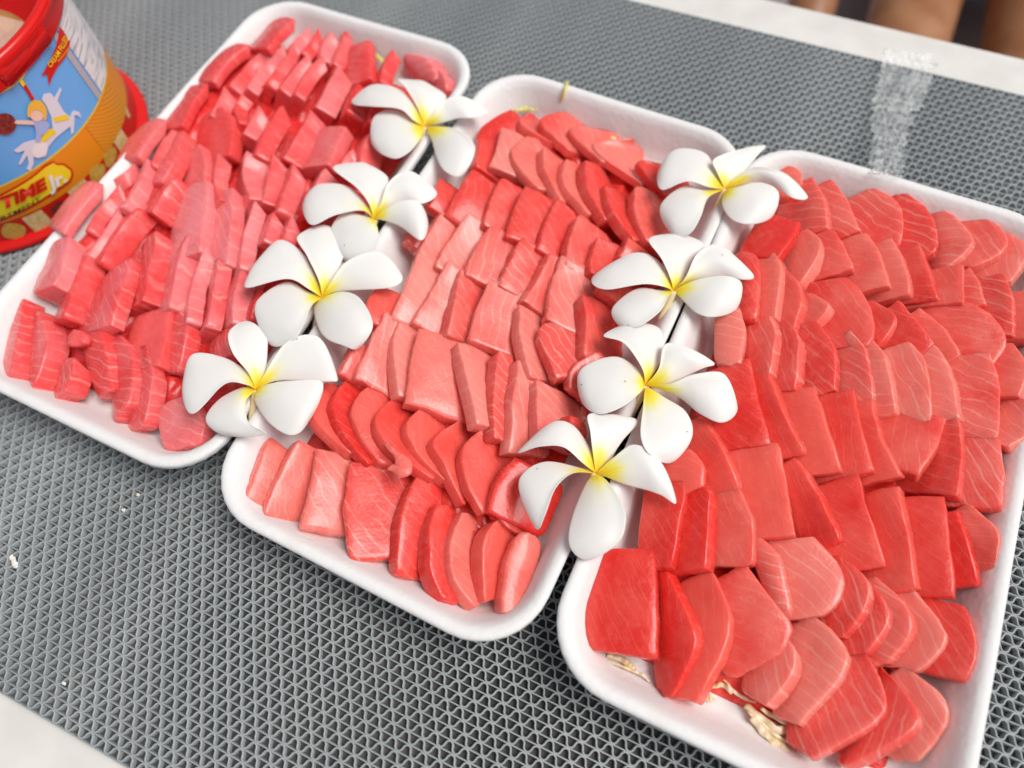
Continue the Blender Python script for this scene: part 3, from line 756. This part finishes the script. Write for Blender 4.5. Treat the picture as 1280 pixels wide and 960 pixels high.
def lettering(name, text, quad, lift, m, parent=None, bold=.012):
    """text wrapped on the wall; quad = pixel corners BL, BR, TR, TL of the line of type"""
    cu = bpy.data.curves.new('type', 'FONT'); cu.body = text; cu.size = 1; cu.offset = bold
    tmp = bpy.data.objects.new('type', cu); COL.objects.link(tmp)
    bpy.context.view_layer.update()
    me = bpy.data.meshes.new_from_object(tmp.evaluated_get(bpy.context.evaluated_depsgraph_get()))
    bpy.data.objects.remove(tmp)
    xs = [v.co.x for v in me.vertices]; x0, x1 = min(xs), max(xs); y1 = max(v.co.y for v in me.vertices)
    BL, BR, TR_, TL_ = [az(on_cyl(*q, lift)) for q in quad]
    for v in me.vertices:
        s = (v.co.x - x0) / (x1 - x0); w = v.co.y / y1
        a = (BL[0] * (1 - s) + BR[0] * s) * (1 - w) + (TL_[0] * (1 - s) + TR_[0] * s) * w
        z = (BL[1] * (1 - s) + BR[1] * s) * (1 - w) + (TL_[1] * (1 - s) + TR_[1] * s) * w
        v.co = TC + Vector(((TR0 + lift) * math.cos(a), (TR0 + lift) * math.sin(a), z))
    return child(name, me, m, parent or tub, False)
aw0 = az(on_cyl(124, 113, 0))[0]
a_w = az(on_cyl(100, 75, 0))[0]
label = patch('label', -2.6, 1.45, .0455, .0925, .0003, M_blue)
orange = patch('orange_band', -2.6, 1.45, .0205, .0455, .0004, M_orange)
patch('orange_band_edge', -2.6, 1.45, .0448, .0458, .0006, M_yellow, orange)
redb = patch('biscuit_band', -2.6, 1.45, .0066, .0205, .0002, M_redprint)
aA = az(on_cyl(122, 100, 0))[0]
patch('ingredients_panel', .42, 1.1, .0462, .0915, .0007, M_paper, label)
patch('silver_stripe', .34, .40, .0462, .0915, .0007, M_silver, label)
patch('woven_panel', .10, .60, .0215, .0440, .0007, M_orange2, orange)
decal('yellow_arc', [(0,113),(18,106),(32,90),(38,79),(37,84),(28,99),(14,110),(0,118)], .0009, M_yellow, label)
# red banner with gold type
ban = decal('banner', [(74,33),(79,38),(88,53),(84,68),(72,84),(65,97),(61,108),(59,92),(51,96),(60,80),(70,58),(73,45)], .0009, M_redprint, label)
lettering('banner_text', 'CREAM FILLED', [(63,85),(86,48),(80,44),(59,80)], .0017, M_yellow, ban)
decal('banner_line', [(72,76),(86,58),(87,60),(73,78)], .0012, M_orange, ban)
# picture of a rider on a white carousel horse
horse = decal('horse_picture', [(55,117),(63,116),(68,122),(75,109),(77,112),(72,126),(80,140),(88,146),(89,141),(92,138),(99,140),(102,148),(97,144),(93,144),(93,152),(92,166),(89,168),(88,158),(80,164),(70,172),(60,184),(58,195),(48,198),(42,196),(42,205),(38,214),(33,211),(36,204),(34,194),(26,206),(23,205),(26,198),(31,188),(22,191),(17,188),(30,178),(44,174),(56,170),(66,160),(64,146),(58,132),(52,124)], .0009, M_horse, label)
decal('saddle', [(66,147),(84,143),(87,149),(70,153)], .0012, M_yellow, horse)
decal('saddle_cloth', [(58,163),(66,160),(70,166),(62,172),(55,178),(50,176)], .0012, M_yellow, horse)
decal('horse_flank', [(44,178),(54,176),(60,184),(56,194),(46,197),(40,190)], .0011, M_white, horse, 24)
rider = decal('rider_dress', [(41,150),(56,148),(62,156),(60,164),(52,170),(50,178),(44,177),(45,164)], .0014, M_dress, label)
decal('rider_arm', [(19,151),(24,150),(41,151),(43,156),(22,155),(18,154)], .0015, M_skinprint, rider)
decal('rider_face', [(38,138),(46,136),(54,138),(55,145),(50,151),(43,151),(38,146)], .0016, M_skinprint, rider, 24)
decal('rider_hair', [(34,143),(36,131),(43,125),(52,127),(58,136),(58,148),(55,150),(53,141),(46,137),(39,140),(37,147)], .0018, M_hairprint, rider, 30)
pole = decal('pole', [(26,103),(30,101),(43,123),(40,126)], .0011, M_redprint, horse)
decal('pole_knob', [(24,102),(27,99),(32,105),(29,109)], .0013, M_yellow, pole)
cx_, cy_ = 6, 155
decal('chocolate_biscuit', [(cx_ + 14.5 * math.cos(a), cy_ + 13.5 * math.sin(a)) for a in [i * .26 for i in range(24)]], .0012, M_choc, label)
# name plaque
pl_o = decal('plaque_rim', [(-60,300),(-60,268),(0,243),(40,220),(56,206),(66,201),(71,204),(80,204),(90,211),(92,219),(88,228),(70,240),(40,259),(0,277),(-30,289)], .0008, M_redprint, orange)
pl = decal('plaque', [(-60,297),(-60,271),(0,246),(40,223),(57,209),(67,203.5),(71,206.5),(79,206.5),(88,213),(89,219),(86,226),(69,237.5),(40,256),(0,274),(-30,286)], .0011, M_yellow, pl_o)
lettering('plaque_word', 'TIME', [(1,262),(59,235),(56,221),(-1,247)], .0021, M_redprint, pl, .055)
lettering('plaque_small_word', 'Jr.', [(62,238),(84,226),(80,213),(57,221)], .0021, M_white, pl, .04)
lettering('plaque_line', 'ASSORTMENT', [(-32,287),(51,249),(50,245),(-33,282)], .0021, M_ink, pl)
# printed biscuits
for kk, (shape, pts, mm) in enumerate([
    ('r', [(2,287),(6,280),(17,279),(30,283),(32,291),(24,298),(10,298),(3,294)], M_gold),
    ('q', [(27,273),(51,262),(67,278),(45,291)], M_tan), ('r', [(62,262),(72,253),(86,252),(88,259),(78,267),(66,268)], M_choc),
    ('q', [(84,240),(105,223),(115,235),(96,254)], M_tan), ('r', [(112,216),(118,207),(128,205),(132,212),(126,224),(116,228)], M_gold),
    ('r', [(130,192),(136,184),(143,184),(146,193),(141,206),(133,208)], M_gold), ('q', [(141,176),(148,156),(160,174),(152,192)], M_tan), ('q', [(151,131),(156,128),(163,145),(161,148)], M_tan)]):
    decal('printed_biscuit', pts, .0006, mm, redb, 28 if shape == 'r' else 0)
# handle lug on the collar, bag and biscuits inside
lug = rbox(-.020, .020, -.0016, .0016, -.0045, .0075, .0014)
a = az(on_cyl(28, 62, .003))[0]
for v in lug.vertices:
    aa = a + v.co.x / .089; rr = .0890 + v.co.y
    v.co = TC + Vector((rr * math.cos(aa), rr * math.sin(aa), .0975 + v.co.z))
child('handle_lug', lug, M_red, rim)
def bag_mesh():
    vs, fs = [], []; n, m = 40, 6
    for i in range(n + 1):
        a = -.75 + 1.2 * i / n
        for j in range(m + 1):
            s = j / m; r = .080 - .030 * s ** 2 + .004 * noise.noise(Vector((a * 5, s * 3, 1)))
            z = .074 + .034 * s + .006 * noise.noise(Vector((a * 4, s * 4, 4)))
            vs.append(TC + Vector((r * math.cos(a), r * math.sin(a), z)))
    for i in range(n):
        for j in range(m): fs.append((i * (m + 1) + j, (i + 1) * (m + 1) + j, (i + 1) * (m + 1) + j + 1, i * (m + 1) + j + 1))
    return mesh('bag', vs, fs)
bag = new_obj('plastic_bag', bag_mesh(), M_bag)
tag(bag, 'clear plastic bag lining the open red cookie tub', 'bag')
for kk, (x, y, z) in enumerate([(.045, -.02, .070), (.02, .03, .066), (-.02, -.03, .064), (.05, .03, .064), (-.03, .03, .062), (0, 0, .072), (.01, -.055, .066)]):
    bm = bmesh.new(); bmesh.ops.create_cone(bm, segments=28, radius1=.019, radius2=.018, depth=.009, cap_ends=True)
    bmesh.ops.bevel(bm, geom=[e for e in bm.edges if len(e.link_faces) == 2 and abs(e.verts[0].co.z - e.verts[1].co.z) < 1e-6], offset=.0025, segments=3, affect='EDGES')
    me = bpy.data.meshes.new('biscuit'); bm.to_mesh(me); bm.free()
    o = new_obj('biscuit', me, M_cookie); o.location = TC + Vector((x, y, z)); o.rotation_euler = (random.uniform(-.5, .5), random.uniform(-.5, .5), 0)
    if kk == 0: o.location = at(-4, 46, .084)
    tag(o, 'round brown biscuit in the clear bag inside the red tub', 'biscuit', 'biscuits inside the tub')

# ------------------------------------------------------------------ bits: daikon shreds, garnish, scraps, film, crumbs
def shred(name, px, z, wid, m, label, cat, group, seed, zwob=.0016):
    rs = random.Random(seed)
    pts = catmull([at(x, y, z) for x, y in px], 26)
    vs, fs = [], []
    for i, p in enumerate(pts):
        d = (pts[min(25, i + 1)] - pts[max(0, i - 1)]).normalized(); a = Vector((-d.y, d.x, 0)).normalized()
        tw = noise.noise(Vector((i * .12, seed, 0))) * 1.1
        w = wid * (.55 + .45 * math.sin(math.pi * i / 25)) * (1 + .3 * noise.noise(Vector((i * .25, seed, 3))))
        c = p + Vector((0, 0, zwob * noise.noise(Vector((i * .3, seed, 8))))) + a * wid * .6 * noise.noise(Vector((i * .18, seed, 5)))
        n = a * math.cos(tw) + Vector((0, 0, math.sin(tw)))
        for k in (-1, -.3, .3, 1): vs.append(c + n * w * k + Vector((0, 0, wid * .25 * (1 - k * k))))
    for i in range(25):
        for k in range(3): fs.append((i * 4 + k, (i + 1) * 4 + k, (i + 1) * 4 + k + 1, i * 4 + k + 1))
    o = new_obj(name, mesh(name, vs, fs), m)
    so = o.modifiers.new('thick', 'SOLIDIFY'); so.thickness = .0006
    sb = o.modifiers.new('smooth', 'SUBSURF'); sb.levels = 1; sb.render_levels = 1
    return tag(o, label, cat, group)
G = 'pale daikon shreds showing under the tuna'
for k, (px, w, lab) in enumerate([
    ([(112,517),(122,528),(140,527),(155,534),(172,536)], .0022, 'pale daikon shred under front tuna in the tub-side tray'),
    ([(0,470),(14,470),(32,470)], .0016, 'yellowish daikon shred under the corner slice of tub-side tray'),
    ([(229,555),(242,550),(256,540)], .0014, 'white daikon shred at the rounded corner of tub-side tray'),
    ([(328,548),(318,562),(312,580),(306,598)], .0026, 'translucent daikon shred against the inner wall of middle tray'),
    ([(455,700),(470,704),(486,712)], .0014, 'daikon shred beneath the front slices of the middle tray'),
    ([(512,714),(524,722),(538,734)], .0014, 'reddened daikon shred between front slices of the middle tray'),
    ([(724,705),(730,720),(732,735),(738,742)], .0040, 'cream daikon shred at the corner under the lowest film-side flower'),
    ([(758,820),(776,824),(788,832),(795,838)], .0022, 'cream daikon shred under the big red corner slice'),
    ([(868,862),(884,858),(900,856),(915,866)], .0020, 'curled daikon shred between two front slices of film-side tray'),
    ([(872,874),(885,872),(894,876)], .0022, 'short daikon shred in front of a film-side slice'),
    ([(930,882),(945,893),(965,908),(985,915),(1000,926)], .0030, 'long cream daikon bundle at front of film-side tray'),
    ([(938,896),(955,912),(972,930),(990,945)], .0034, 'flat translucent daikon strip sliding onto the film-side tray wall'),
    ([(950,885),(968,896),(990,908),(1004,922)], .0018, 'thin daikon strand lying over the long cream bundle'),
    ([(1178,748),(1192,752),(1204,753)], .0014, 'tiny daikon shred showing under film-side red slices')]):
    shred('daikon_shred', px, .0085 if k not in (0, 3, 6) else .0105, w * .72, M_daikon, lab, 'shred', G, 60 + k)
for k, (px, w, lab) in enumerate([
    ([(905,850),(915,862),(930,872),(944,878)], .0009, 'fine daikon strand beside the curled shred of film-side tray'),
    ([(934,888),(952,904),(975,922),(1006,936)], .0009, 'fine daikon strand along the outer side of the cream bundle'),
    ([(760,826),(780,834),(800,842),(812,852)], .0008, 'fine daikon strand between big corner slice and its neighbour'),
    ([(118,522),(136,532),(158,538)], .0009, 'fine daikon strand on the wall of tub-side tray'),
    ([(1195,753),(1206,750),(1214,746)], .0008, 'fine daikon strand beside the tiny film-side shred')]):
    shred('daikon_shred', px, .0092, w, M_daikon, lab, 'shred', G, 160 + k)
for k, (px, w, lab) in enumerate([
    ([(322,50),(340,30),(362,14),(380,14),(394,26)], .0030, 'yellow-green garnish leaf at the far corner of tub-side tray'),
    ([(444,62),(452,64),(460,70)], .0022, 'yellow garnish tip behind the last slices of tub-side tray'),
    ([(470,68),(478,76),(486,80)], .0018, 'small yellow garnish tip beside another at tub-side tray end'),
    ([(640,138),(656,136),(672,137)], .0018, 'pale garnish strip behind the last slices of middle tray'),
    ([(760,170),(766,173),(772,178)], .0018, 'small pale garnish tip at the far wall of middle tray')]):
    shred('garnish_strip', px, .016, w, M_garnish, lab, 'garnish', 'yellow garnish at the tray ends', 90 + k)
bandpts = [at(709, 103, .0300), at(706, 112, .0305), at(702, 124, .024), at(698, 138, .014)]
v_, f_ = tube(catmull(bandpts, 14), .0011, 6)
tag(new_obj('yellow_strip', mesh('yellow_strip', v_, f_), M_garnish), 'thin yellow strip hanging over the far rim of the middle tray', 'strip')
# torn scraps
def scrap(px, z, hgt, label, seed, look='coral'):
    rs = random.Random(seed); bm = bmesh.new()
    P = [at(x, y, z) for x, y in px]; c = sum(P, Vector()) / len(P)
    out = catmull(P, 40, True)
    rings = []
    for (sc, dz) in ((.9, -hgt * .5), (1, -hgt * .1), (1.0, .0), (.85, hgt * .25), (.5, hgt * .4)):
        rings.append([bm.verts.new((c + (p - c) * sc * (1 + .12 * noise.noise(p * 300 + Vector((0, 0, seed))))) + Vector((0, 0, dz + hgt * .35 * noise.noise(p * 160 + Vector((seed, 0, 0)))))) for p in out])
    for a, b in zip(rings, rings[1:]):
        for i in range(40): bm.faces.new((a[i], a[(i + 1) % 40], b[(i + 1) % 40], b[i]))
    bm.faces.new(rings[-1]); bm.faces.new(rings[0][::-1])
    bmesh.ops.recalc_face_normals(bm, faces=bm.faces)
    me = bpy.data.meshes.new('scrap'); bm.to_mesh(me); bm.free()
    tag(new_obj('tuna_scrap', me, TUNA[look, 0 if seed > 3 else 1]), label, 'fish scrap', 'torn tuna scraps')
scrap([(478,553),(488,556),(500,566),(513,574),(516,588),(512,595),(500,598),(492,590),(484,586),(494,580),(490,566)], .031, .0028, 'torn tuna flap lying over the red round slices of middle tray', 3)
scrap([(86,416),(98,413),(112,420),(110,430),(98,432),(86,432)], .024, .006, 'torn tuna tip poking out between front slices of tub-side tray', 4)
scrap([(80,450),(90,446),(98,452),(97,470),(95,486),(84,488),(79,470)], .017, .009, 'crumpled tuna scrap low between front slices of tub-side tray', 5)
# clear film strip on the mat beyond the trays
vs, fs = [], []; n, m_ = 90, 34
Lp = catmull([at(1084, 222, .030), at(1086, 205, .022), at(1088, 150, .006), at(1094, 105, .004), at(1102, 66, .003)], n + 1)
Rp = catmull([at(1126, 226, .030), at(1126, 210, .022), at(1136, 158, .006), at(1158, 118, .004), at(1166, 72, .003)], n + 1)
for i in range(n + 1):
    for j in range(m_ + 1):
        p = Lp[i].lerp(Rp[i], j / m_ + (.10 * noise.noise(Vector((i * .35, 1, 0))) * (1 - j / m_) * 2 + .10 * noise.noise(Vector((i * .3, 7, 0))) * (j / m_) * 2))
        q = Vector((j * .20 + .05 * i, i * .085, 2))
        fold = 1 - abs(noise.noise(q * 1.0)) * 2; fold2 = 1 - abs(noise.noise(q * 2.3 + Vector((4, 4, 0)))) * 2
        p = p + Vector((0, 0, .0016 + .0022 * max(0, fold) ** 2 + .0012 * max(0, fold2) ** 2)) + Vector((.0012, 0, 0)) * noise.noise(q * 1.3 + Vector((9, 0, 0)))
        vs.append(p)
for i in range(n):
    for j in range(m_): fs.append((i * (m_ + 1) + j, (i + 1) * (m_ + 1) + j, (i + 1) * (m_ + 1) + j + 1, i * (m_ + 1) + j + 1))
tag(new_obj('film_strip', mesh('film_strip', vs, fs), M_tape, None, True), 'crumpled strip of clear film lying across the mat edge', 'plastic film')
# crumbs on the mat
for k, (px, w, lab) in enumerate([([(14,694),(17,702),(21,710)], .0016, 'curled white crumb on the bare mat beside the table edge'), ([(153,636),(156,639)], .0010, 'tiny white crumb on the mat below the tub-side tray'),
                                  ([(171,617),(174,620)], .0010, 'tiny tan crumb on the mat near the tub-side tray'), ([(78,853),(82,856)], .0008, 'tiny white burr on the outer edge of the mat')]):
    o = shred('crumb', px, .0008, w, M_crumb if k != 2 else M_daikon, lab, 'crumb', 'crumbs on the mat', 120 + k, .0003)

# ------------------------------------------------------------------ person seated beyond the table
def skin_mesh(name, joints, edges, m, parent, root=0, sub=2):
    me = bpy.data.meshes.new(name); me.from_pydata([j[0] for j in joints], edges, []); me.update()
    o = bpy.data.objects.new(name, me); COL.objects.link(o)
    o.modifiers.new('skin', 'SKIN'); o.modifiers['skin'].use_smooth_shade = True
    for i, (p, r) in enumerate(joints):
        sv = me.skin_vertices[0].data[i]; sv.radius = (r, r); sv.use_root = (i == root)
    ss = o.modifiers.new('sub', 'SUBSURF'); ss.levels = sub; ss.render_levels = sub
    dg = bpy.context.evaluated_depsgraph_get()
    me2 = bpy.data.meshes.new_from_object(o.evaluated_get(dg)); bpy.data.objects.remove(o)
    return child(name, me2, m, parent) if parent else new_obj(name, me2, m)
hip = Vector((.275, 1.06, -.30))
person = empty('person', (hip.x, hip.y, -.78), 'bare-kneed person in dark clothes seated beyond the far table edge', 'person')
def V(x, y, z): return (hip.x + x, hip.y + y, hip.z + z)
body = [(V(0, 0, .02), .13), (V(-.085, -.05, 0), .085), (V(-.070, -.24, .01), .058), (V(-.070, -.44, .02), .054), (V(-.070, -.48, -.20), .05), (V(-.070, -.46, -.42), .036), (V(-.070, -.58, -.455), .028),
        (V(.085, -.05, 0), .085), (V(.072, -.24, .01), .058), (V(.075, -.44, .02), .054), (V(.075, -.48, -.20), .05), (V(.075, -.46, -.42), .036), (V(.075, -.58, -.455), .028),
        (V(0, .03, .22), .12), (V(0, .02, .42), .12), (V(0, 0, .53), .05), (V(0, -.02, .62), .075), (V(0, -.02, .72), .08),
        (V(-.18, .01, .44), .05), (V(-.25, -.03, .20), .042), (V(-.200, -.26, .02), .038), (V(-.185, -.36, .0), .028), (V(.18, .01, .44), .05), (V(.25, -.03, .20), .042), (V(.22, -.22, .10), .033), (V(.19, -.30, .085), .028)]
ed = [(0, 1), (1, 2), (2, 3), (3, 4), (4, 5), (5, 6), (0, 7), (7, 8), (8, 9), (9, 10), (10, 11), (11, 12), (0, 13), (13, 14), (14, 15), (15, 16), (16, 17), (14, 18), (18, 19), (19, 20), (20, 21), (14, 22), (22, 23), (23, 24), (24, 25)]
skin_mesh('body', body, ed, M_skin, person)
skin_mesh('shorts', [(V(0, 0, .02), .145), (V(-.10, -.05, 0), .10), (V(-.08, -.12, .01), .085), (V(.10, -.05, 0), .10), (V(.08, -.12, .01), .085), (V(0, .02, .14), .135)], [(0, 1), (1, 2), (0, 3), (3, 4), (0, 5)], M_cloth, person)
skin_mesh('shirt', [(V(0, .03, .16), .14), (V(0, .03, .28), .135), (V(0, .02, .42), .135), (V(-.18, .01, .44), .066), (V(-.215, -.01, .33), .06), (V(.18, .01, .44), .066), (V(.215, -.01, .33), .06)], [(0, 1), (1, 2), (2, 3), (3, 4), (2, 5), (5, 6)], M_shirt, person)
skin_mesh('hair', [(V(0, .02, .66), .08), (V(0, .0, .75), .085)], [(0, 1)], M_hair, person)
seat = empty('stool', (hip.x, hip.y + .02, -.78), 'plain dark stool under the person beyond the table', 'stool')
child('seat', rbox(hip.x - .19, hip.x + .19, hip.y - .17, hip.y + .21, hip.z - .14, hip.z - .105, .012), M_cloth, seat, False)
for sx_ in (-.16, .16):
    for sy_ in (-.13, .17):
        child('leg', rbox(hip.x + sx_ - .015, hip.x + sx_ + .015, hip.y + sy_ - .015, hip.y + sy_ + .015, -.78, hip.z - .141, .003), M_tleg, seat, False)
